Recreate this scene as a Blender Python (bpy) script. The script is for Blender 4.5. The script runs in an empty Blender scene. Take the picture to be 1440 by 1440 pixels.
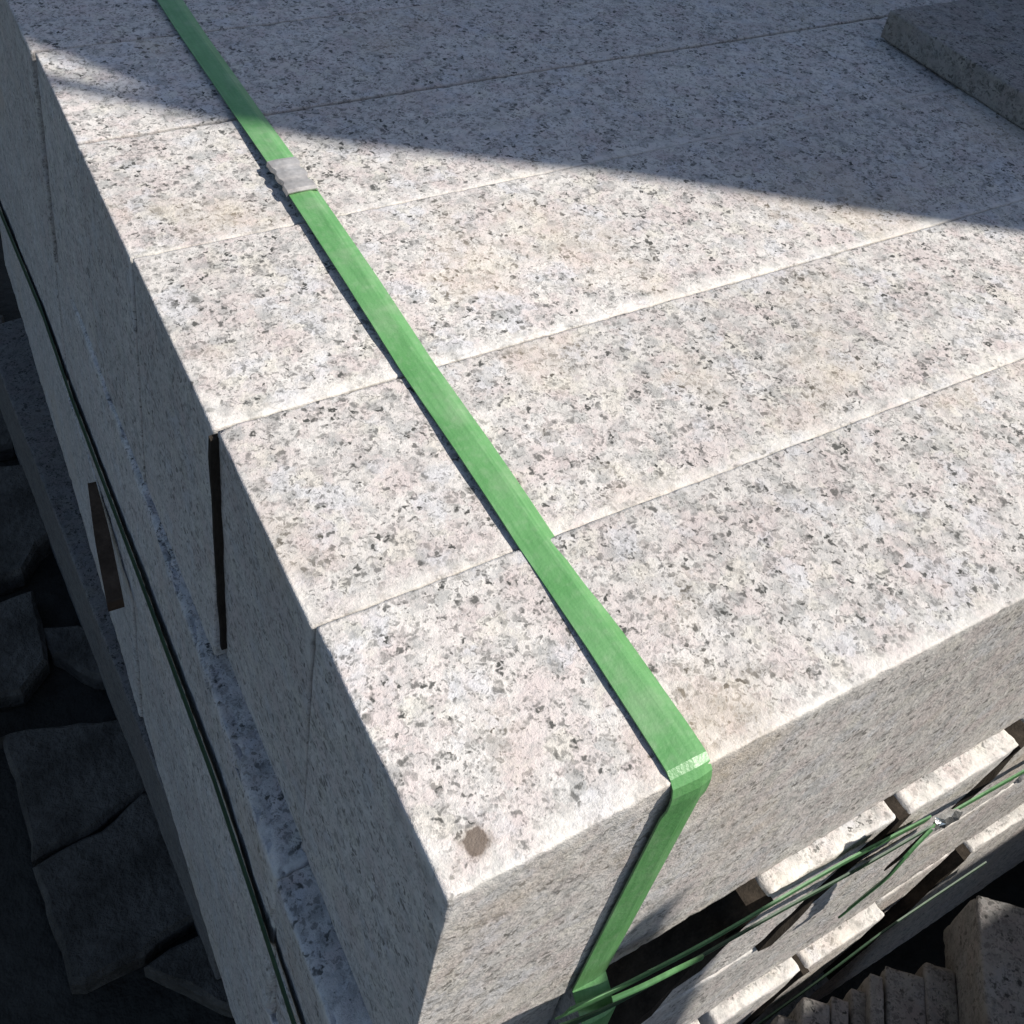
import bpy, math, random
import numpy as np
from mathutils import Vector, Matrix

U = 0.1                       # one working unit = 10 cm (a block is one unit wide)
random.seed(7)
SC = bpy.context.scene
COL = SC.collection

# ------------------------------------------------------------------ camera
RM = np.array([[0.86422235, -0.48679729, 0.12707528],
               [-0.21888004, -0.59121623, -0.7762441],
               [0.45300249, 0.64303326, -0.61749249]])      # rows: right, down, forward
CAM = np.array([-0.8830844, -1.08344743, 3.31264305])       # working units
FPX, PX, PY, IMG = 1582.4, 720.0, 394.2, 1440.0
cd = bpy.data.cameras.new('camera'); cam = bpy.data.objects.new('camera', cd); COL.objects.link(cam)
m = Matrix.Identity(4)
for i in range(3):
    m[i][0] = RM[0][i]; m[i][1] = -RM[1][i]; m[i][2] = -RM[2][i]; m[i][3] = CAM[i] * U
cam.matrix_world = m
cd.sensor_fit = 'HORIZONTAL'; cd.sensor_width = 36.0; cd.lens = 36.0 * FPX / IMG
cd.shift_x = 0.0; cd.shift_y = (PY - IMG / 2) / IMG
cd.clip_start = 0.01; cd.clip_end = 500
SC.camera = cam

# ------------------------------------------------------------------ light
S = Vector((0.60, -0.36, 0.715)).normalized()                # towards the sun
w = bpy.data.worlds.new('World'); SC.world = w; w.use_nodes = True
nt = w.node_tree; nt.nodes.clear()
wo = nt.nodes.new('ShaderNodeOutputWorld'); bg = nt.nodes.new('ShaderNodeBackground')
sky = nt.nodes.new('ShaderNodeTexSky'); sky.sky_type = 'NISHITA'; sky.sun_disc = False
sky.sun_elevation = math.asin(S.z); sky.sun_rotation = math.atan2(S.x, S.y)
sky.dust_density = 1.1; sky.ozone_density = 1.0
bg.inputs['Strength'].default_value = 0.084
nt.links.new(sky.outputs[0], bg.inputs[0]); nt.links.new(bg.outputs[0], wo.inputs[0])
sl = bpy.data.lights.new('sun', 'SUN'); sl.energy = 5.0; sl.angle = math.radians(0.55); sl.color = (1.0, 0.955, 0.885)
so = bpy.data.objects.new('sun', sl); COL.objects.link(so)
so.rotation_euler = S.to_track_quat('Z', 'Y').to_euler(); so.location = (2, -1, 3)
SC.view_settings.view_transform = 'Standard'; SC.view_settings.look = 'None'
SC.view_settings.gamma = 1.0; SC.view_settings.use_curve_mapping = False
SC.view_settings.exposure = 0.52

# ------------------------------------------------------------------ helpers
def ray(px, py):
    return RM.T @ np.array([(px - PX) / FPX, (py - PY) / FPX, 1.0])
def on(px, py, axis, v):
    d = ray(px, py); return CAM + d * (v - CAM[axis]) / d[axis]

def tag(o, label=None, cat=None, group=None, kind=None):
    if label: o['label'] = label
    if cat: o['category'] = cat
    if group: o['group'] = group
    o['kind'] = kind or 'thing'
    return o

def mesh_obj(name, verts, faces, mat, parent=None, smooth=False, loc=None, attr=None):
    me = bpy.data.meshes.new(name)
    me.from_pydata([tuple(v) for v in np.asarray(verts, float) * U], [], [tuple(int(q) for q in f) for f in faces])
    if attr is not None:
        a = me.attributes.new('wear', 'FLOAT', 'POINT'); a.data.foreach_set('value', np.asarray(attr, np.float32))
    me.materials.append(mat); me.update()
    if smooth: me.polygons.foreach_set('use_smooth', [True] * len(me.polygons))
    o = bpy.data.objects.new(name, me); COL.objects.link(o)
    if parent: o.parent = parent
    if loc is not None: o.location = Vector(loc) * U
    return o

def hash3(i, j, k, seed):
    n = (i * 374761393 + j * 668265263 + k * 1274126177 + seed * 974634777).astype(np.int64) & 0xffffffff
    n = ((n ^ (n >> 13)) * 1274126177) & 0xffffffff
    n = n ^ (n >> 16)
    return (n & 0xffff) / 65535.0
def vnoise(p, seed):
    p = np.asarray(p, float); f = np.floor(p).astype(np.int64); t = p - f; t = t * t * (3 - 2 * t); r = 0
    for a in (0, 1):
        for b in (0, 1):
            for c in (0, 1):
                wt = (t[:, 0] if a else 1 - t[:, 0]) * (t[:, 1] if b else 1 - t[:, 1]) * (t[:, 2] if c else 1 - t[:, 2])
                r = r + wt * hash3(f[:, 0] + a, f[:, 1] + b, f[:, 2] + c, seed)
    return r
def fbm(p, seed, oct=3):
    r = 0; a = 1; s = 0
    for o in range(oct):
        r = r + a * vnoise(p * 2 ** o, seed + o * 17); s += a; a *= 0.5
    return r / s

def axis_coords(L, step, fine):
    e = [0, .012, .025, .04, .06, .085, .115, .15] if fine else [0, .03, .09]
    e = [q for q in e if q < L * .4]
    inner = list(np.linspace(e[-1], L - e[-1], max(2, int(round((L - 2 * e[-1]) / step)) + 1)))
    return np.array(e[:-1] + inner + [L - q for q in e[:-1]][::-1])

def stone(name, size, mat, pos, seed, step=(.12, .12, .12), fine=True, r0=.025, chip=.05, rough=.004,
          bevel_front=0.0, shear=(0, 0), rotz=0.0, warp=.01, fan=False, wearing=1.0):
    """a sawn stone block with worn, chipped edges; pos = its min corner (working units)"""
    L = np.array(size, float)
    cs = [axis_coords(L[a], step[a], fine) for a in range(3)]
    n = [len(c) for c in cs]
    idx = {}; vs = []; fs = []
    def vid(i, j, k):
        key = (i, j, k)
        if key not in idx:
            idx[key] = len(vs); vs.append((cs[0][i], cs[1][j], cs[2][k]))
        return idx[key]
    for i in range(n[0] - 1):
        for j in range(n[1] - 1):
            fs.append((vid(i, j, 0), vid(i, j + 1, 0), vid(i + 1, j + 1, 0), vid(i + 1, j, 0)))
            K = n[2] - 1
            fs.append((vid(i, j, K), vid(i + 1, j, K), vid(i + 1, j + 1, K), vid(i, j + 1, K)))
    for i in range(n[0] - 1):
        for k in range(n[2] - 1):
            fs.append((vid(i, 0, k), vid(i + 1, 0, k), vid(i + 1, 0, k + 1), vid(i, 0, k + 1)))
            J = n[1] - 1
            fs.append((vid(i, J, k), vid(i, J, k + 1), vid(i + 1, J, k + 1), vid(i + 1, J, k)))
    for j in range(n[1] - 1):
        for k in range(n[2] - 1):
            fs.append((vid(0, j, k), vid(0, j, k + 1), vid(0, j + 1, k + 1), vid(0, j + 1, k)))
            I = n[0] - 1
            fs.append((vid(I, j, k), vid(I, j + 1, k), vid(I, j + 1, k + 1), vid(I, j, k + 1)))
    P = np.array(vs); off = seed * 13.37
    h = L / 2; c = P - h
    nl = fbm(P * 3.1 + off, seed, 2); nh = fbm(P * 17 + off, seed + 5, 3)
    n2 = fbm(P * 43 + off, seed + 7, 2)
    r = r0 * (.3 + .9 * nh + 1.6 * np.clip(n2 - .45, 0, 1)) + .9 * chip * np.clip((n2 - .60) * 5, 0, 1) * np.clip((nh - .4) * 3, 0, 1) + chip * np.clip((nh - .56) * 4, 0, 1) * np.clip((nl - .42) * 4, 0, 1)
    if bevel_front > 0:
        sel = np.clip((P[:, 2] - (L[2] - .3)) * 20, 0, 1) * np.clip((.3 - P[:, 1]) * 20, 0, 1)
        r = r + sel * bevel_front * (.6 + .8 * nl)
    r = np.minimum(r, L.min() * .45)
    q = np.clip(c, -(h - r[:, None]), h - r[:, None]); d = c - q
    dl = np.linalg.norm(d, axis=1); out = dl > 1e-9
    dirn = np.where(out[:, None], d / np.maximum(dl, 1e-9)[:, None], 0)
    c2 = np.where((dl > r)[:, None], q + dirn * r[:, None], c)
    c2 = c2 + dirn * ((fbm(P * 23 + off, seed + 9, 3) - .5) * rough * 2)[:, None]
    c2 = c2 + dirn * ((fbm(P * .9 + off, seed + 3, 2) - .5) * warp * 2)[:, None]
    # wear: bruised pale rim along the arrises
    dist = np.sort(np.stack([h[a] - np.abs(c[:, a]) for a in range(3)], 1), axis=1)[:, 1]
    fr = np.clip((P[:, 2] - (L[2] - .25)) * 20, 0, 1) * np.clip((.25 - P[:, 1]) * 20, 0, 1)
    wear = np.clip(1 - dist / (.03 + .13 * nl), 0, 1) * (.25 + .75 * fr) * wearing
    Q = c2 + h
    wt = np.clip(P[:, 0] / L[0], 0, 1) if fan else 1.0      # fan: only the far end is cut on the slant
    Q[:, 0] += wt * shear[0] * (Q[:, 2] - L[2]); Q[:, 1] += shear[1] * (Q[:, 2] - L[2])
    o = mesh_obj(name, Q, fs, mat, None, True, pos, wear)
    o.rotation_euler.z = rotz
    return o

# ------------------------------------------------------------------ materials
class NT:
    def __init__(s, name):
        s.m = bpy.data.materials.new(name); s.m.use_nodes = True; s.t = s.m.node_tree; s.t.nodes.clear()
        s.out = s.n('ShaderNodeOutputMaterial'); s.b = s.n('ShaderNodeBsdfPrincipled'); s.l(s.b.outputs[0], s.out.inputs[0])
    def n(s, typ, **kw):
        x = s.t.nodes.new(typ)
        for k, v in kw.items(): setattr(x, k, v)
        return x
    def l(s, a, b): s.t.links.new(a, b)
    def val(s, inp, v):
        if hasattr(v, 'is_linked'): s.l(v, inp)
        else: inp.default_value = v
    def math(s, op, a, b=0.0, c=None, clamp=False):
        x = s.n('ShaderNodeMath', operation=op, use_clamp=clamp); s.val(x.inputs[0], a); s.val(x.inputs[1], b)
        if c is not None: s.val(x.inputs[2], c)
        return x.outputs[0]
    def ramp(s, f, stops, interp='LINEAR'):
        x = s.n('ShaderNodeValToRGB'); x.color_ramp.interpolation = interp; e = x.color_ramp.elements
        while len(e) < len(stops): e.new(0.5)
        for q, (p, col) in zip(e, stops):
            q.position = p; q.color = (col[0], col[1], col[2], 1) if not isinstance(col, (int, float)) else (col, col, col, 1)
        s.val(x.inputs[0], f); return x.outputs[0]
    def mix(s, f, a, b, mode='MIX'):
        x = s.n('ShaderNodeMix', data_type='RGBA', blend_type=mode); s.val(x.inputs[0], f)
        for k, v in ((6, a), (7, b)):
            if hasattr(v, 'is_linked'): s.l(v, x.inputs[k])
            else: x.inputs[k].default_value = (v[0], v[1], v[2], 1)
        return x.outputs[2]
    def noise(s, vec, scale, detail=2, rough=.5):
        x = s.n('ShaderNodeTexNoise'); x.inputs['Scale'].default_value = scale; x.inputs['Detail'].default_value = detail
        x.inputs['Roughness'].default_value = rough; s.l(vec, x.inputs['Vector']); return x.outputs[0]
    def vor(s, vec, scale, feature='F1'):
        x = s.n('ShaderNodeTexVoronoi', feature=feature); x.inputs['Scale'].default_value = scale; s.l(vec, x.inputs['Vector']); return x
    def rnd(s, col):
        x = s.n('ShaderNodeSeparateColor'); s.l(col, x.inputs[0]); return x.outputs[0], x.outputs[1], x.outputs[2]
    def bump(s, h, strength, dist):
        x = s.n('ShaderNodeBump'); x.inputs['Strength'].default_value = strength; x.inputs['Distance'].default_value = dist
        s.l(h, x.inputs['Height']); s.l(x.outputs[0], s.b.inputs['Normal'])

def granite(name, gain=1.0, stain=None):
    T = NT(name)
    tc = T.n('ShaderNodeTexCoord'); oi = T.n('ShaderNodeObjectInfo')
    sc = T.n('ShaderNodeVectorMath', operation='MULTIPLY_ADD'); T.l(oi.outputs['Random'], sc.inputs[0])
    sc.inputs[1].default_value = (37, 53, 71); T.l(tc.outputs['Object'], sc.inputs[2])
    V = sc.outputs[0]
    # ragged grain outlines
    nd = T.n('ShaderNodeTexNoise'); nd.inputs['Scale'].default_value = 330; nd.inputs['Detail'].default_value = 2; T.l(V, nd.inputs['Vector'])
    sub = T.n('ShaderNodeVectorMath', operation='SUBTRACT'); T.l(nd.outputs['Color'], sub.inputs[0]); sub.inputs[1].default_value = (.5, .5, .5)
    mad = T.n('ShaderNodeVectorMath', operation='MULTIPLY_ADD'); T.l(sub.outputs[0], mad.inputs[0]); mad.inputs[1].default_value = (.0075,) * 3
    T.l(V, mad.inputs[2]); D = mad.outputs[0]
    v1 = T.vor(D, 150); a1, a2, a3 = T.rnd(v1.outputs['Color'])
    base = T.ramp(a1, [(0, (.53, .50, .465)), (.22, (.56, .535, .505)), (.42, (.475, .41, .39)), (.55, (.50, .45, .425)),
                       (.68, (.40, .39, .375)), (.85, (.55, .525, .49)), (1, (.60, .58, .55))])
    soft = T.ramp(T.noise(V, 85, 3, .6), [(.32, (.38, .37, .355)), (.5, (.53, .49, .46)), (.68, (.57, .54, .505))])
    c = T.mix(.45, base, soft)
    # pink feldspar clouds, bluish and cream quartz
    pk = T.math('MULTIPLY', T.ramp(T.noise(D, 42, 3), [(.49, 0), (.64, 1)]), .5)
    c = T.mix(pk, c, (.475, .395, .38))
    lv = T.math('MULTIPLY', T.ramp(T.noise(D, 55, 2), [(.56, 0), (.66, 1)]), .6)
    c = T.mix(lv, c, (.50, .50, .515))
    cr = T.math('MULTIPLY', T.ramp(T.noise(D, 63, 2), [(.57, 0), (.66, 1)]), .6)
    c = T.mix(cr, c, (.55, .52, .455))
    mo = T.math('MULTIPLY', T.ramp(T.noise(V, 260, 4, .75), [(.49, 0), (.66, 1)]), .5)
    c = T.mix(mo, c, (.27, .268, .255))
    v2 = T.vor(D, 120); b1, b2, b3 = T.rnd(v2.outputs['Color'])
    q = T.math('MULTIPLY', T.math('GREATER_THAN', b1, .72), T.ramp(v2.outputs['Distance'], [(.25, 1), (.6, 0)]))
    c = T.mix(T.math('MULTIPLY', q, .6), c, (.27, .27, .26))
    # dark biotite specks, gathered into loose clusters
    clus = T.ramp(T.noise(V, 75, 2), [(.34, .22), (.54, 1)])
    v3 = T.vor(D, 340); s1, s2, s3 = T.rnd(v3.outputs['Color'])
    sp = T.math('MULTIPLY', T.math('GREATER_THAN', s1, .50), T.ramp(v3.outputs['Distance'], [(.32, 1), (.58, 0)]))
    sp = T.math('MULTIPLY', sp, T.math('MULTIPLY', clus, T.math('MULTIPLY_ADD', T.math('POWER', s2, 1.3), .75, .38)), clamp=True)
    v4 = T.vor(D, 215); t1, t2, t3 = T.rnd(v4.outputs['Color'])
    sp2 = T.math('MULTIPLY', T.math('GREATER_THAN', t1, .84), T.ramp(v4.outputs['Distance'], [(.24, 1), (.48, 0)]))
    sp2 = T.math('MULTIPLY', sp2, T.math('MULTIPLY_ADD', t2, .55, .42))
    v5 = T.vor(D, 620); u1, u2, u3 = T.rnd(v5.outputs['Color'])
    fine_ = T.math('MULTIPLY', T.math('GREATER_THAN', u1, .54), T.ramp(v5.outputs['Distance'], [(.35, 1), (.62, 0)]))
    fine_ = T.math('MULTIPLY', fine_, T.math('MULTIPLY_ADD', u2, .55, .16))
    spk = T.math('MAXIMUM', T.math('MAXIMUM', sp, sp2), fine_)
    # side tint: pale stone dust plus painted-in lift for weak sun; specks weaker
    ge = T.n('ShaderNodeNewGeometry'); sx = T.n('ShaderNodeSeparateXYZ'); T.l(ge.outputs['True Normal'], sx.inputs[0])
    top = T.ramp(T.math('ABSOLUTE', sx.outputs[2]), [(.35, 0), (.75, 1)])
    at = T.n('ShaderNodeAttribute'); at.attribute_name = 'wear'; wear = at.outputs['Fac']
    wn = T.math('MULTIPLY', T.ramp(wear, [(.15, 0), (.65, 1)]), T.ramp(T.noise(V, 95, 3), [(.34, .15), (.58, 1)]))
    spk = T.math('MULTIPLY', spk, T.math('MULTIPLY_ADD', top, .08, .92))
    spk = T.math('MULTIPLY', spk, T.math('MULTIPLY_ADD', wn, -.6, 1.0))
    c = T.mix(spk, c, (.058, .058, .053))
    dust = T.math('MULTIPLY', T.math('SUBTRACT', 1.0, top), .16)
    c = T.mix(dust, c, (.53, .48, .42))
    c = T.mix(T.math('MULTIPLY', wn, .5), c, (.68, .65, .60))
    # yellow rust stains
    rs = T.math('MULTIPLY', T.ramp(T.noise(V, 11, 4, .6), [(.56, 0), (.74, 1)]), .42)
    c = T.mix(rs, c, (.50, .40, .29))
    big = T.ramp(T.noise(V, 5, 3), [(.3, .88), (.7, 1.06)])
    c = T.mix(1.0, c, big, 'MULTIPLY')
    if stain:
        vd = T.n('ShaderNodeVectorMath', operation='DISTANCE'); T.l(tc.outputs['Object'], vd.inputs[0]); vd.inputs[1].default_value = stain
        dd = T.math('ADD', vd.outputs['Value'], T.math('MULTIPLY', T.math('SUBTRACT', T.noise(V, 260, 3), .5), .006))
        c = T.mix(T.math('MULTIPLY', T.ramp(T.math('MULTIPLY', dd, 100), [(.34, 1), (.44, 0)]), .9), c, (.055, .042, .032))
        c = T.mix(T.math('MULTIPLY', T.ramp(T.math('MULTIPLY', dd, 100), [(.42, 1), (.66, 0)]), .3), c, (.25, .19, .15))
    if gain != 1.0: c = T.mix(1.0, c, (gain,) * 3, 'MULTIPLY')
    T.l(c, T.b.inputs['Base Color']); T.b.inputs['Roughness'].default_value = .78; T.b.inputs['Specular IOR Level'].default_value = .25
    T.bump(T.noise(V, 340, 4, .75), .6, .0013)
    return T.m

def plain(name, c1, c2, scale, rough=.8, bump=.3, bd=.002, spec=.3, detail=4, metallic=0.0, stretch=(1, 1, 1)):
    T = NT(name); tc = T.n('ShaderNodeTexCoord'); mp = T.n('ShaderNodeMapping'); mp.inputs['Scale'].default_value = stretch
    T.l(tc.outputs['Object'], mp.inputs[0]); V = mp.outputs[0]
    c = T.mix(T.ramp(T.noise(V, scale, detail, .6), [(.3, 0), (.7, 1)]), c1, c2)
    c = T.mix(1.0, c, T.ramp(T.noise(V, scale * 6, 3), [(.25, .75), (.75, 1.15)]), 'MULTIPLY')
    T.l(c, T.b.inputs['Base Color']); T.b.inputs['Roughness'].default_value = rough; T.b.inputs['Specular IOR Level'].default_value = spec
    T.b.inputs['Metallic'].default_value = metallic
    T.bump(T.noise(V, scale * 5, 4, .65), bump, bd)
    return T.m

G = granite('pink_grey_granite')
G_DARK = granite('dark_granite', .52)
G_CORNER = granite('stained_granite', 1.0, (.0151, .0108, .155))
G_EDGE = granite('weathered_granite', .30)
def strap_material():
    T = NT('green_strap_plastic'); tc = T.n('ShaderNodeTexCoord'); V = tc.outputs['Object']
    c = T.mix(T.ramp(T.noise(V, 45, 4, .6), [(.35, 0), (.7, 1)]), (.090, .245, .080), (.130, .295, .115))
    c = T.mix(T.math('MULTIPLY', T.ramp(T.noise(V, 260, 3), [(.5, 0), (.8, 1)]), .3), c, (.27, .36, .23))
    mp = T.n('ShaderNodeMapping'); mp.inputs['Scale'].default_value = (9, .6, .6); T.l(V, mp.inputs[0])
    c = T.mix(T.math('MULTIPLY', T.ramp(T.noise(mp.outputs[0], 70, 3), [(.42, 0), (.7, 1)]), .45), c, (.055, .17, .052))
    c = T.mix(T.math('MULTIPLY', T.ramp(T.noise(V, 28, 4, .7), [(.52, 0), (.72, 1)]), .35), c, (.30, .36, .25))
    T.l(c, T.b.inputs['Base Color']); T.b.inputs['Roughness'].default_value = .42; T.b.inputs['Specular IOR Level'].default_value = .45
    T.bump(T.math('ADD', T.noise(V, 900, 2), T.noise(V, 120, 2)), .25, .0006)
    return T.m
M_STRAP = strap_material()
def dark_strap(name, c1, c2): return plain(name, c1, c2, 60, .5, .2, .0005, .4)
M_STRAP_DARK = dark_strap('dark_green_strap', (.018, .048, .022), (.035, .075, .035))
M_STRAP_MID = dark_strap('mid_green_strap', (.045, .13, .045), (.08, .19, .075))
M_SEAL = plain('dull_steel', (.42, .39, .36), (.55, .52, .49), 60, .5, .3, .0005, .5, metallic=.55)
M_SEAL2 = plain('bright_crimp', (.6, .6, .58), (.8, .8, .78), 60, .25, .5, .001, .5, metallic=.9)
M_WOOD = plain('weathered_lath', (.075, .06, .048), (.15, .12, .09), 40, .85, .6, .001, .2, stretch=(4, .5, 4))
M_BROWN = plain('brown_timber', (.17, .11, .075), (.26, .17, .11), 40, .85, .6, .001, .2, stretch=(4, .5, 4))
M_GROUND = plain('dark_earth', (.022, .021, .018), (.045, .042, .036), 9, .95, .8, .01, .1)
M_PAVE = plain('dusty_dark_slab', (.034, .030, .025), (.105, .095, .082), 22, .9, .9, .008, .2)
M_TILE = plain('brown_grey_stone', (.17, .155, .135), (.30, .28, .245), 45, .85, .6, .002, .2)
M_MUD = plain('dry_mud', (.06, .045, .035), (.12, .09, .07), 150, .9, .6, .001, .1)

# ------------------------------------------------------------------ ground
GZ = -5.75
n = 60; gx = np.linspace(-1, 1, n + 1); gx = np.sign(gx) * np.abs(gx) ** 2.2 * 600
gv = np.array([(x, y, 0) for y in gx for x in gx]); near = np.exp(-(gv[:, 0] ** 2 + gv[:, 1] ** 2) / 4000)
gv[:, 2] = (fbm(gv * .6, 3, 3) - .5) * .25 * near
gf = [(j * (n + 1) + i, j * (n + 1) + i + 1, (j + 1) * (n + 1) + i + 1, (j + 1) * (n + 1) + i) for j in range(n) for i in range(n)]
tag(mesh_obj('ground', gv, gf, M_GROUND, None, True, (0, 0, GZ - .1)), kind='structure')

# broken slabs lying on the ground beside the pile (outline px -> ground plane)
def ground_slab(pix, z, th, label, seed, grow=0):
    pts = [on(px, py, 2, z) for px, py in pix]
    n = len(pts); dense = []
    for i in range(n):
        a, b = pts[i], pts[(i + 1) % n]; k = max(1, int(np.linalg.norm(b - a) / .12))
        for t in range(k): dense.append(a + (b - a) * t / k)
    D = np.array(dense); cen = D.mean(0)
    D[:, :2] += (np.stack([vnoise(D * 5, seed), vnoise(D * 5, seed + 1)], 1) - .5) * .07
    inn = D + (cen - D) * (.04 / np.maximum(np.linalg.norm(cen - D, axis=1), .05))[:, None]
    N = len(D); V = []
    for ring, dz in ((inn, 0), (D, -.04), (D, -th)):
        for q in ring: V.append((q[0] - cen[0], q[1] - cen[1], z + dz - GZ))
    F = [tuple(range(N))]
    for r in (0, 1):
        for i in range(N):
            j = (i + 1) % N; F.append((r * N + i, (r + 1) * N + i, (r + 1) * N + j, r * N + j))
    F.append(tuple(range(3 * N - 1, 2 * N - 1, -1)))
    o = mesh_obj('stone_slab', V, F, M_PAVE, None, False, (cen[0], cen[1], GZ))
    import bmesh
    bm = bmesh.new(); bm.from_mesh(o.data); bmesh.ops.recalc_face_normals(bm, faces=bm.faces); bm.to_mesh(o.data); bm.free()
    return tag(o, label, 'slab', 'dark slabs lying beside the pile')
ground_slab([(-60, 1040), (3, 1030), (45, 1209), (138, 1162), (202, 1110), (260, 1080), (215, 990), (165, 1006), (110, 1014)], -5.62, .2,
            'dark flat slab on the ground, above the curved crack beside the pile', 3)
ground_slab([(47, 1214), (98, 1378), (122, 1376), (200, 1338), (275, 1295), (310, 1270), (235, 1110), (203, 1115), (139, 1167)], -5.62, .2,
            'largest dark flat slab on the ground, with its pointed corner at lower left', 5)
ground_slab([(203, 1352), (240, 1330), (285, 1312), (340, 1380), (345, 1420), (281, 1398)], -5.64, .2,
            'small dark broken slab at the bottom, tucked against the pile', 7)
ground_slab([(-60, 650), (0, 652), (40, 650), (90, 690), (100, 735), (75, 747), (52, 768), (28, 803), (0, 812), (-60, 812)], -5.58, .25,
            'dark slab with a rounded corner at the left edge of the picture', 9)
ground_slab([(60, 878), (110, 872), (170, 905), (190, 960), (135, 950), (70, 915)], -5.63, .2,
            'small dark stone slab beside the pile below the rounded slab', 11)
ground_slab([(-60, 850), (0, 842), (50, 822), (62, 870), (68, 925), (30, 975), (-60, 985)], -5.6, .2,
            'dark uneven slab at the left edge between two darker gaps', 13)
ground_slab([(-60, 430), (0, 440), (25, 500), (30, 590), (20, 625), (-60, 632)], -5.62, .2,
            'farthest dark slab at the left edge, above the rounded slab', 15)

# ------------------------------------------------------------------ the pile: top layer
LEN = 9.0
edges = [0.0, .985, 1.985, 3.165, 4.215, 5.27, 6.3, 7.35, 8.4, 9.45]
xoff = [.004, -.012, -.028, -.035, -.03, -.05, -.03, -.04, -.02]
zoff = [0, -.014, -.019, -.032, -.038, -.05, -.055, -.06, -.06]
names1 = ['frontmost granite block of the top layer, forming the lit near corner',
          'second granite block of the top layer, behind the frontmost one',
          'third granite block of the top layer, beyond the open vertical gap',
          'fourth granite block of the top layer, crossed by the shadow edge',
          'fifth granite block of the top layer, beside the light sliver on the left',
          'sixth granite block of the top layer, fully shaded at the top edge',
          'seventh granite block of the top layer, only its shaded end seen at left',
          'eighth granite block of the top layer, only its shaded end seen at left',
          'last granite block of the top layer, at the far left end']
gaps = [.011, .011, .018, .034, .034, .006, .006, .006, .006]
H1 = 1.55
for i in range(9):
    y0, y1 = edges[i], edges[i + 1] - gaps[i]
    near_i = i < 6
    o = stone('granite_block', (LEN, y1 - y0, H1), G_CORNER if i == 0 else G, (xoff[i], y0, -H1 + zoff[i]), 11 + i,
              step=((.025, .12, .10) if i < 3 else (.05, .15, .12)), r0=.004, chip=.026, bevel_front=(.003 if i else .005),
              rough=.004, warp=.005, shear=((.02, .004, .03)[min(i, 2)], 0), wearing=(1, 1, 1, .6, 0, 0, 0, 0, 0)[i])
    tag(o, names1[i], 'granite block', 'granite blocks of the strapped pile')

# ------------------------------------------------------------------ second and third layer
Z2 = -H1 - .012; H2 = 1.47
Z3 = Z2 - H2 - .028; H3 = 1.48
def lay(size, pos, seed, label, **kw):
    a = dict(step=(.12, .12, .12), r0=.015, chip=.07, rough=.006, warp=.012); a.update(kw)
    o = stone('granite_block', size, G, pos, seed, **a)
    return tag(o, label, 'granite block', 'granite blocks of the strapped pile')
# second layer front: stones split on slants mimicking shadow stripes, over one long block
HU = .78; SL = .79
row = [(-.17, 1.56, 'stone at the left of the second layer, under the wide strap'), (1.69, 2.45, 'slant-ended stone of the second layer between the two gaps nearest the strap'),
       (2.535, 3.29, 'slant-ended stone of the second layer between the middle and right gaps'), (3.43, 4.3, 'slant-ended stone of the second layer right of the last dark gap'),
       (4.36, 8.9, 'long stone of the second layer beyond the right edge of the picture')]
for k, (xa, xb, lb) in enumerate(row):
    lay((xb - xa, .97 if k else .66, HU), (xa, -.085 + (.32, .006, -.008, .004, 0)[k], Z2 - HU), 131 + k, lb, step=(.04, .12, .08), chip=.05, r0=.012, shear=(SL, 0), fan=(k == 0))
M_TIMBER_SHADE = plain('dark_damp_timber', (.018, .015, .012), (.045, .036, .028), 40, .9, .6, .001, .1, stretch=(4, 4, 1))  # near black, for the joint strip and the painted shadow stripes
def shade_stripe(xa, xb, z, h, y, label):  # dark pieces put in where shadow stripes cross the front face
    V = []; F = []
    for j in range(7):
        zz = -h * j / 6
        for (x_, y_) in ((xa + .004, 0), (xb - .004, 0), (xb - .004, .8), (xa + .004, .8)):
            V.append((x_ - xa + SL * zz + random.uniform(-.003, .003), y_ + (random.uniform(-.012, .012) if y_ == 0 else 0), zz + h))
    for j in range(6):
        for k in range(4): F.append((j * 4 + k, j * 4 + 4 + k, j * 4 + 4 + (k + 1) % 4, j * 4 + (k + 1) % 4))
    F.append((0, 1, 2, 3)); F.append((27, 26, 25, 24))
    tag(mesh_obj('timber_packer', V, F, M_TIMBER_SHADE, None, False, (xa, y, z - h)), label, 'packer', 'dark packing pieces in the slanting gaps')
shade_stripe(1.56, 1.69, Z2 - .02, HU - .03, -.097, 'dark packing in the slanting gap nearest the wide strap')
shade_stripe(2.45, 2.535, Z2 - .02, HU - .03, -.097, 'dark packing in the middle slanting gap above the loose straps')
shade_stripe(3.29, 3.43, Z2 - .02, HU - .03, -.097, 'dark packing in the slanting gap at the right edge of the picture')
shade_stripe(2.37, 2.42, Z3 - .02, .9, -.162, 'dark packing in the thin slanting gap of the third layer')
shade_stripe(3.66, 3.75, Z3 - .02, .9, -.137, 'brownish dark packing beside the set-back stone of the third layer')
lay((1.15, .68, H2 - HU - .006), (-.18, .21, Z2 - H2), 35, 'low granite stone set back in the dark hollow under the wide strap', step=(.1, .12, .1))
lay((LEN - 1.0, .97, H2 - HU - .006), (1.0, -.078, Z2 - H2), 31, 'long low granite block below the slant-ended stones, behind the loose straps', step=(.05, .12, .08), chip=.05, r0=.01)
lay((.98, 4.55, H2), (-.165, .90, Z2 - H2), 32, 'granite block of the second layer along the shaded left side, with chipped bluish ledge',
    step=(.12, .05, .08), shear=(.035, 0), r0=.04, chip=.15, rotz=-.021)
lay((.98, 4.0, H2), (-.07, 5.46, Z2 - H2), 33, 'far granite block of the second layer along the shaded left side', step=(.12, .08, .12), shear=(.035, 0), rotz=-.012)
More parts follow.
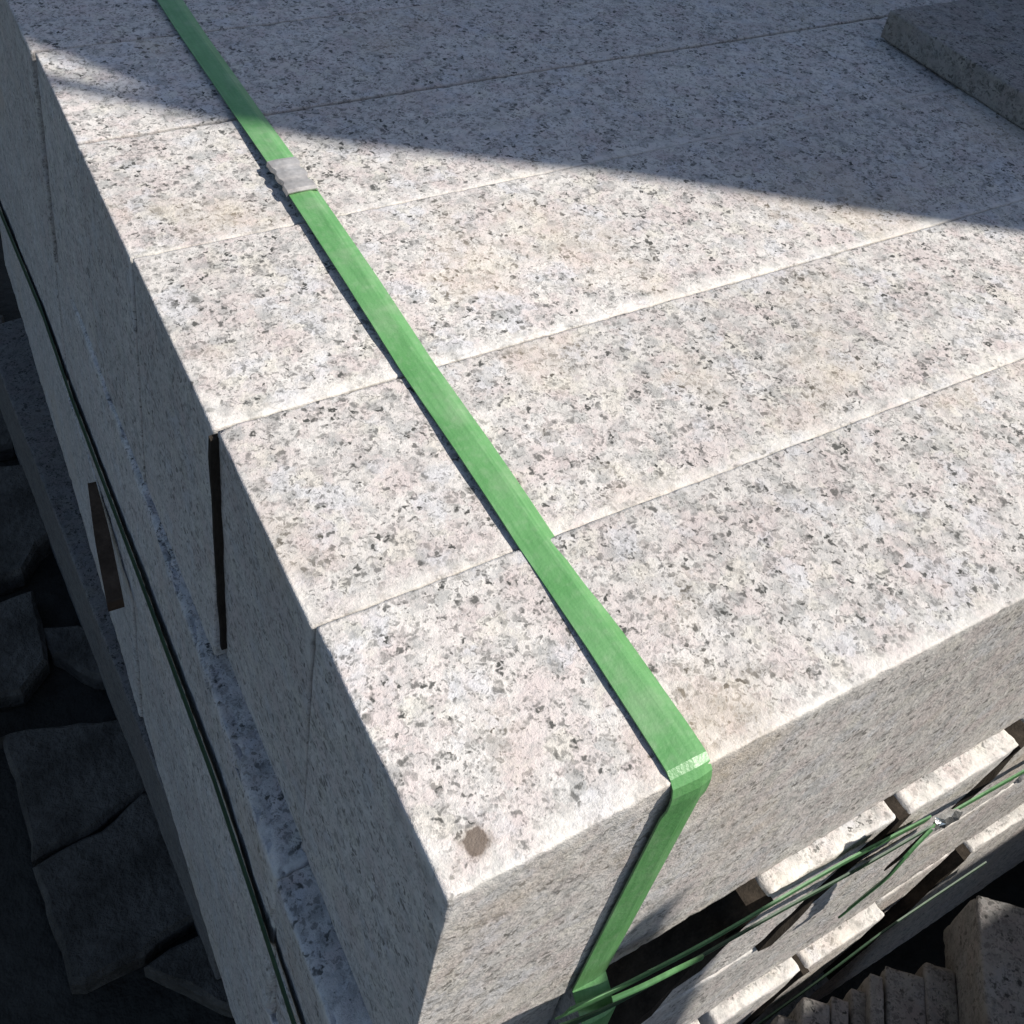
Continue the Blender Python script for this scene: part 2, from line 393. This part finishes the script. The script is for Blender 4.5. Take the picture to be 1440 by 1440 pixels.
for k in range(2):
    lay((LEN - 1.2, .97, H2), (1.0, 2.6 + 4.2 * k, Z2 - H2), 41 + k, ['nearer', 'farther'][k] + ' granite block inside the second layer, hidden under the top blocks', fine=False, step=(.5, .3, .3))
row3 = [(-.20, 1.73, -.15, 'stone of the third layer at the bottom edge of the picture'), (1.80, 2.37, -.15, 'stone of the third layer left of the thin slanting gap'),
        (2.42, 3.0, -.155, 'stone of the third layer whose lit ledge ends short'), (3.04, 3.66, -.075, 'stone of the third layer set back in the dark'),
        (3.75, 8.8, -.13, 'stone of the third layer on the right with a pale chipped ledge')]
for k, (xa, xb, yy, lb) in enumerate(row3):
    lay((xb - xa, .97, H3), (xa, yy, Z3 - H3), 151 + k, lb, step=(.04, .12, .1), chip=.06, r0=.012, shear=(SL, 0), fan=(k == 0))
lay((.98, 2.75, H3), (-.20, .84, Z3 - H3), 53, 'granite block of the third layer low on the left side, nearest the viewer', step=(.12, .06, .1), shear=(.03, 0), chip=.08, rotz=-.016)
lay((1.02, 5.6, H3), (-.158, 3.61, Z3 - H3), 54, 'far granite block of the third layer low on the left side, beside the brown timber', step=(.12, .07, .1), shear=(.03, 0), chip=.08, rotz=-.020)
for k in range(2):
    lay((LEN - 1.2, .97, H3), (1.0, 2.6 + 4.2 * k, Z3 - H3), 43 + k, ['nearer', 'farther'][k] + ' granite block inside the third layer, hidden under the second layer', fine=False, step=(.5, .3, .3))
# stone bearers under the pile
ZB = Z3 - H3
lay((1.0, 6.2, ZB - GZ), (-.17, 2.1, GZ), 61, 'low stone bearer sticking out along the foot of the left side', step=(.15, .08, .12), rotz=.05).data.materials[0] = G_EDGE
lay((LEN, .9, ZB - GZ), (.7, .2, GZ), 62, 'stone bearer under the front of the pile, in deep shade', fine=False, step=(.3, .3, .3))
lay((1.0, 6.2, ZB - GZ), (7.2, 1.6, GZ), 63, 'stone bearer under the far right of the pile', fine=False, step=(.3, .3, .3))

# dark strip in the open joint of the left face
V = []; F = []
for j in range(13):
    z = -1.44 * j / 12 - .05; wv = .013 - .004 * j / 12; jx = random.uniform(-.004, .004)
    for (dx, dy_) in ((-.022, -wv), (.05, -wv), (.05, wv), (-.022, wv)): V.append((dx + jx, dy_ + random.uniform(-.004, .004), z + 1.52))
for j in range(12):
    for k in range(4): F.append((j * 4 + k, j * 4 + (k + 1) % 4, j * 4 + 4 + (k + 1) % 4, j * 4 + 4 + k))
F.append((3, 2, 1, 0)); F.append((48, 49, 50, 51))
tag(mesh_obj('wooden_strip', V, F, M_TIMBER_SHADE, None, False, (-.025, 1.97, -1.52)), 'thin dark strip standing in the open joint of the shaded left face', 'wooden strip')
# brown timber offcut wedged on the left side
a = on(120, 690, 2, Z3 + .05); b = on(152, 858, 2, Z3 + .05)
V = []; F = []
for j in range(9):
    t = j / 8; c = a + (b - a) * t; wv = .028 + .022 * min(1, t * 2.2)
    for (dx, dz) in ((-wv, -.07), (wv, -.07), (wv, .05), (-wv, .06)): V.append((c[0] + .05 + dx - a[0], c[1] - a[1], dz * .7 + random.uniform(-.006, .006)))
for j in range(8):
    for k in range(4): F.append((j * 4 + k, j * 4 + (k + 1) % 4, j * 4 + 4 + (k + 1) % 4, j * 4 + 4 + k))
F.append((3, 2, 1, 0)); F.append((32, 33, 34, 35))
tag(mesh_obj('timber_offcut', V, F, plain('old_brown_timber', (.055, .036, .024), (.10, .066, .045), 40, .9, .6, .001, .1), None, False, (a[0], a[1], Z3 + .075)), 'brown timber offcut wedged between layers on the dark left side', 'timber')

# ------------------------------------------------------------------ straps
def ribbon(name, path, wid, normals, mat, parent=None, th=.007, prof=None, side=None, loc=None):
    """flat band swept along path; normals point away from the stone"""
    prof = prof or [(-.5, 0), (-.25, .004), (0, .005), (.25, .004), (.5, 0)]
    path = [np.array(q, float) for q in path]; n = len(path); K = len(prof[0]) if isinstance(prof[0][0], tuple) else len(prof); V = []; F = []
    o0 = path[0] if loc is None else np.array(loc)
    for i in range(n):
        t = path[min(i + 1, n - 1)] - path[max(i - 1, 0)]; t /= np.linalg.norm(t)
        nn = np.array(normals[i], float); nn -= nn @ t * t; nn /= np.linalg.norm(nn)
        s = np.cross(t, nn) if side is None else np.array(side[i], float)
        pf = prof[i] if isinstance(prof[0][0], tuple) else prof
        for (u, h) in pf: V.append(path[i] + s * u * wid + nn * (h + th) - o0)
        for (u, h) in reversed(pf): V.append(path[i] + s * u * wid + nn * h - o0)
    R = 2 * K
    for i in range(n - 1):
        for k in range(R): F.append((i * R + k, i * R + (k + 1) % R, (i + 1) * R + (k + 1) % R, (i + 1) * R + k))
    F.append(tuple(range(R - 1, -1, -1))); F.append(tuple((n - 1) * R + k for k in range(R)))
    o = mesh_obj(name, V, F, mat, parent, False, tuple(o0))
    import bmesh
    bm = bmesh.new(); bm.from_mesh(o.data); bmesh.ops.recalc_face_normals(bm, faces=bm.faces); bm.to_mesh(o.data); bm.free()
    return o

SW = .158
# main strap over the top and down the front
path = []; nor = []; pr = []
zk = [(9.4, -.03), (7.3, -.038), (6.3, -.034), (5.27, -.030), (4.6, -.016), (4.21, -.014), (3.7, .000), (3.15, .006), (2.6, .010), (2.3, .004), (2.0, -.007), (1.5, .006), (1.2, .004), (.985, -.002), (.5, .014), (.14, .012), (.06, .010)]
dy = []
for (ya, za), (yb, zb) in zip(zk[:-1], zk[1:]):
    m_ = max(2, int((ya - yb) / .10))
    for t in range(m_): dy.append((ya + (yb - ya) * t / m_, za + (zb - za) * t / m_))
dy.append(zk[-1])
flat = [(-.5, 0), (-.2, .003), (.12, .006), (.22, .005), (.5, -.002)]
for y, z in dy:
    x = .868 + .021 * y / 5.6 + .004 * math.sin(y * 2.1)
    f = .5 + .5 * math.sin(y * 1.7 + .6)
    path.append((x, y, z)); nor.append((0, 0, 1))
    pr.append(tuple((u, h + (-.007 - .010 * f) * min(1, max(0, (y - .1) / .4)) * max(0, (u - .18) / .32)) for u, h in flat))
for y, z, ny, nz in ((.035, .009, -.2, 1), (.012, -.002, -.45, .9), (-.008, -.022, -.75, .66), (-.018, -.06, -.9, .4), (-.020, -.10, -1, .1), (-.019, -.14, -1, .02)):
    path.append((.868, y, z)); nor.append((0, ny, nz)); pr.append(tuple(flat))
for z in np.linspace(-.18, -1.52, 12):
    x = .866 - .085 * (-z / 1.5)
    path.append((x, -.018 + .008 * min(1, -z / 1.5), z)); nor.append((0, -1, .02)); pr.append(tuple(flat))
for z in np.linspace(-1.64, -4.4, 14):
    x = .781 - .02 * z / 4
    path.append((x, (-.11 if z > Z2 - H2 else -.175), z)); nor.append((0, -1, .02)); pr.append(tuple(flat))
sd = [(-1, 0, 0)] * len(path)
sd = [(1, 0, 0)] * len(path)
main = ribbon('strap', path, SW, nor, M_STRAP, None, prof=pr, side=sd)
tag(main, 'wide green plastic strap running over the top and down the front face', 'strap')
# steel seal crimped on the strap
zs = .010
sp = []; spr = []
for q_ in range(15):
    t = q_ / 14; y = 3.65 - .30 * t
    notch = .07 if q_ in (4, 5, 9, 10) else 0.0
    up = .004 if q_ in (0, 14) else (.010 - notch * .04)
    sp.append((.876, y, zs + up))
    spr.append(((-.5 + notch, -.016), (-.46 + notch, .002), (-.15, .006), (.2, .004), (.46 - notch, .002), (.5 - notch, -.016)))
seal = ribbon('seal', sp, SW * 1.06, [(0, 0, 1)] * 15, M_SEAL, main, th=.009, side=[(1, 0, 0)] * 15, loc=sp[0], prof=spr)
seal.location = (Vector(sp[0]) - Vector(path[0])) * U

# strap round the left side of the second layer
pp = []; nn = []
for px, py in [(-40, 190), (0, 296), (60, 440), (100, 556), (200, 820), (300, 1090), (360, 1270), (415, 1440)]:
    xf = -.19
    for _ in range(6):
        q = on(px, py, 0, xf); xf = -.206 + .0165 * max(0, min(q[1], 5.4) - .9) + .010 * max(0, q[1] - 5.4)
    pp.append(q); nn.append((-1, 0, -.05))
q = pp[-1].copy(); pp.append(np.array([-.190, .05, q[2] - .02])); nn.append((-1, 0, 0))
pp.append(np.array([-.186, -.09, q[2] - .03])); nn.append((-.7, -.7, 0))
pp.append(np.array([-.15, -.108, q[2] - .03])); nn.append((-.3, -1, 0))
for x, z in ((.05, q[2] - .03), (.25, q[2] - .03)):
    pp.append(np.array([x, -.112, z])); nn.append((0, -1, -.12))
def smooth_path(P, N, k=5):
    P = np.array(P); N = np.array(N, float); out = []; no = []
    for i in range(len(P) - 1):
        for t in np.arange(k) / k: out.append(P[i] + (P[i + 1] - P[i]) * t); no.append(N[i] + (N[i + 1] - N[i]) * t)
    out.append(P[-1]); no.append(N[-1]); return out, no
pp, nn = smooth_path(pp, nn, 4)
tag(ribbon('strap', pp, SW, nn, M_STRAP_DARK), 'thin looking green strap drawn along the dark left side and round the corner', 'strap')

def tail(pts, wid, label, nrm=(0, -1, .35), k=6, th=.008, mat=None):
    P, N = smooth_path(pts, [nrm] * len(pts), k)
    P = np.array(P)
    for _ in range(6): P[1:-1] = (P[:-2] + 2 * P[1:-1] + P[2:]) / 4
    return tag(ribbon('strap', list(P), wid, N, mat or M_STRAP_MID, th=th), label, 'strap', 'loose green straps on the front')
def fp(px, py, y): return on(px, py, 1, y)
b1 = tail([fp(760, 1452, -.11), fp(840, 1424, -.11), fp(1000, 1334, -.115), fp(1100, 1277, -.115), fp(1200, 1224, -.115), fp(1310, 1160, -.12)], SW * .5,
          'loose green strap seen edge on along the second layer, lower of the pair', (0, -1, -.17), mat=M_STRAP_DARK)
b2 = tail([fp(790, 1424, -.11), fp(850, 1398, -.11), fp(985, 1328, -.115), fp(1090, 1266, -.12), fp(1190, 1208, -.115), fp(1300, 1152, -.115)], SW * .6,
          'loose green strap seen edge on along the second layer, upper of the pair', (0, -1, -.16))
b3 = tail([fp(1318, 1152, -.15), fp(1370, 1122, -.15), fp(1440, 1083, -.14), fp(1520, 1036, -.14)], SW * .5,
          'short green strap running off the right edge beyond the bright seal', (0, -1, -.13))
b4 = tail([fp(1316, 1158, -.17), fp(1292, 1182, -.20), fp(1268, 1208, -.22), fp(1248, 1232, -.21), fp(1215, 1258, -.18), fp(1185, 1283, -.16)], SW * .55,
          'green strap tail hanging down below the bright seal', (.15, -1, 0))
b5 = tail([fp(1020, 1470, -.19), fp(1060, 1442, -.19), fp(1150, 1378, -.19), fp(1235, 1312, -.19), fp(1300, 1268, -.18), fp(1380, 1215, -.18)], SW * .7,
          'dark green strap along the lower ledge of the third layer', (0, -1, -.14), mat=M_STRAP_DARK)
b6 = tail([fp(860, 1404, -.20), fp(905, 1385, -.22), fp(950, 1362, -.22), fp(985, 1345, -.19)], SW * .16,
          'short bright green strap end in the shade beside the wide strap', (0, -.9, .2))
# crumpled bright crimp
cr = Vector(tuple(fp(1326, 1150, -.235))); V = []; F = []
for i in range(9):
    t = i / 8
    c = np.array(fp(1312 + 36 * t, 1160 - 18 * t, -.235))
    for j in range(5):
        aa = math.pi * (j / 4 - .15)
        V.append(tuple(c - np.array(cr) + np.array([0, -math.sin(aa) * .022, math.cos(aa) * (.05 if 1 < i < 7 else .03)]) + np.array([random.uniform(-.008, .008) for _ in range(3)])))
for i in range(8):
    for j in range(4): F.append((i * 5 + j, i * 5 + j + 1, i * 5 + 5 + j + 1, i * 5 + 5 + j))
o = mesh_obj('strap_seal', V, F, M_SEAL2, None, False, tuple(cr))
o.modifiers.new('thick', 'SOLIDIFY').thickness = .006 * U
tag(o, 'crumpled shiny metal seal joining the loose straps on the front', 'seal')

# ------------------------------------------------------------------ slab lying on top at the right
o = stone('stone_slab', (3.4, 2.9, .21), M_TILE, (5.50, 1.0, -.012), 71, step=(.05, .05, .06), r0=.008, chip=.035, wearing=0.2, rotz=.0)
o.rotation_euler.z = -.0
tag(o, 'dark brown-grey slab lying on the shaded top at the upper right', 'slab')
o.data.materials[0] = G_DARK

# ------------------------------------------------------------------ row of slabs on edge, lower right
d0 = None
best = None
for k in range(0, 90):
    th = math.radians(k); d = np.array([-math.sin(th), -math.cos(th), 0])
    P0 = on(1270, 1380, 2, -3.0); P1 = P0 + d * .3
    def pr2(P):
        q = RM @ (P - CAM); return np.array([PX + FPX * q[0] / q[2], PY + FPX * q[1] / q[2]])
    v = pr2(P1) - pr2(P0); e = abs(v[0] / v[1] - .03)
    if best is None or e < best[0]: best = (e, d)
d0 = best[1]; e0 = np.array([-d0[1], d0[0], 0.0]); e0 = e0 if e0[0] > 0 else -e0
bars = [(1092, 1128, 1425, -3.12), (1128, 1168, 1401, -3.04), (1168, 1196, 1399, -3.06), (1196, 1222, 1388, -3.10), (1222, 1244, 1366, -3.02),
        (1244, 1300, 1357, -3.06), (1300, 1344, 1353, -3.05), (1344, 1372, 1349, -3.10), (1372, 1462, 1257, -2.72)]
blab = ['first slab of the on-edge row, lowest and leftmost', 'second slab of the on-edge row, with a sunlit tip', 'third slab of the on-edge row, narrow',
        'fourth slab of the on-edge row, darker and set lower', 'fifth slab of the on-edge row, narrowest, with a lit tip', 'sixth slab of the on-edge row, broad',
        'seventh slab of the on-edge row, broad, beside the sixth', 'eighth slab of the on-edge row, against the tall one', 'tallest slab of the on-edge row, with a broad sunlit end at right']
for i, (xa, xb, yt, zt) in enumerate(bars):
    A = on(xa, yt, 2, zt); B = on(xb, yt, 2, zt)
    wd = abs((B - A) @ e0) - .008
    q = A + e0 * .004
    L_ = 2.6
    hh_ = .5 if i == 8 else zt - GZ
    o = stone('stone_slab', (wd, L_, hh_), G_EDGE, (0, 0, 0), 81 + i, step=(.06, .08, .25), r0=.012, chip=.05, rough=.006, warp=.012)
    # local x -> e0, local y -> -d0 (away from viewer); far end at q
    ang = math.atan2(e0[1], e0[0]); o.rotation_euler.z = ang
    far = A if (A @ -d0) < (B @ -d0) else B
    base = q + d0 * L_
    o.location = Vector((base[0], base[1], zt - hh_)) * U
    if i == 8:
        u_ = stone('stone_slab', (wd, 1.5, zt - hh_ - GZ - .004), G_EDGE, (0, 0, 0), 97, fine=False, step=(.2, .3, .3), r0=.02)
        u_.rotation_euler.z = ang; u_.location = Vector((base[0], base[1], GZ)) * U
        tag(u_, 'slab supporting the tallest piece of the on-edge row from below', 'slab', 'brown-grey slabs standing on edge')
    tag(o, blab[i], 'slab', 'brown-grey slabs standing on edge')

# ------------------------------------------------------------------ unseen shade casters, added outside the frame
Sv = np.array(S)
# stack and upright slabs added out of view to shade the lower front
nb = stone('granite_block', (6.0, 3.0, 8.1), G, (5.0, -6.0, GZ), 91, fine=False, step=(.5, .5, .5), r0=.05)  # unseen stack, added for shade
tag(nb, 'tall neighbouring stone stack beyond the right edge', 'stone stack')
for k, (x0, x1, ztop, yy) in enumerate([(3.7, 5.58, 3.38, -2.62), (5.43, 5.60, 4.15, -2.78)]):
    pk = stone('stone_slab', (x1 - x0, .12, ztop - GZ), M_TILE, (x0, yy, GZ), 95 + k, fine=False, step=(.2, .1, .4), r0=.02)  # unseen slabs, added for shade
    tag(pk, ['upright stone slab leaning at the neighbouring stack beyond the frame', 'narrow upright stone strip at the neighbouring stack beyond the frame'][k], 'slab', 'upright slabs beyond the frame')
# unseen slab, post and pile added; outlines projected back from the wanted shadow
rp = stone('granite_block', (5.0, 9.5, 8.75), G, (10.7, -2.9, GZ), 99, fine=False, step=(.5, .5, .5), r0=.05)  # unseen pile, added to carry the shade slab
tag(rp, 'rear stone pile beyond the right edge, carrying a leaning slab', 'stone stack')
E0 = np.array([4.54, 1.76, 0.0]); Dv = np.array([.17 - 4.54, 4.72 - 1.76, 0]); Dl = np.linalg.norm(Dv); Dv /= Dl
NvP = np.array([-Dv[1], Dv[0], 0]); NvP = NvP if NvP[1] > 0 else -NvP
def lift(x, y):
    P = np.array([x, y, 0.0]); s = (P - E0) @ Dv; r = (P - E0) @ NvP
    return P + Sv * (13.0 + 8.0 * s / Dl + .25 * r)
def plate(name, poly, th, mat):
    A = np.array([lift(*q) for q in poly]); c = A.mean(0); nrm = np.cross(A[1] - A[0], A[2] - A[0]); nrm /= np.linalg.norm(nrm)
    n_ = len(A); V = list(A - c) + list(A - c + nrm * th)
    F = [tuple(range(n_)), tuple(range(2 * n_ - 1, n_ - 1, -1))] + [(i, (i + 1) % n_, n_ + (i + 1) % n_, n_ + i) for i in range(n_)]
    o = mesh_obj(name, V, F, mat, None, False, tuple(c))
    import bmesh
    bm = bmesh.new(); bm.from_mesh(o.data); bmesh.ops.recalc_face_normals(bm, faces=bm.faces); bm.to_mesh(o.data); bm.free()
    return o
tag(plate('stone_slab', [(8.8, -1.13), (4.54, 1.76), (2.37, 3.20), (.95, 4.03), (.52, 4.52), (-.12, 5.48), (-1.2, 7.8), (2.0, 12.0), (9.0, 9.0), (9.0, 2.5)], .3, M_TILE),  # unseen slab, added for shade
    'large leaning stone slab beyond the right edge', 'slab')
tag(plate('wooden_post', [(2.6, 3.05), (.94, 4.0), (.38, 4.47), (-.08, 4.84), (-.5, 5.1), (-.5, 5.26), (-.02, 4.98), (.4, 4.66), (1.0, 4.1), (2.6, 3.25)], .2, M_BROWN),
    'timber post on the edge of the leaning slab beyond the frame', 'post')
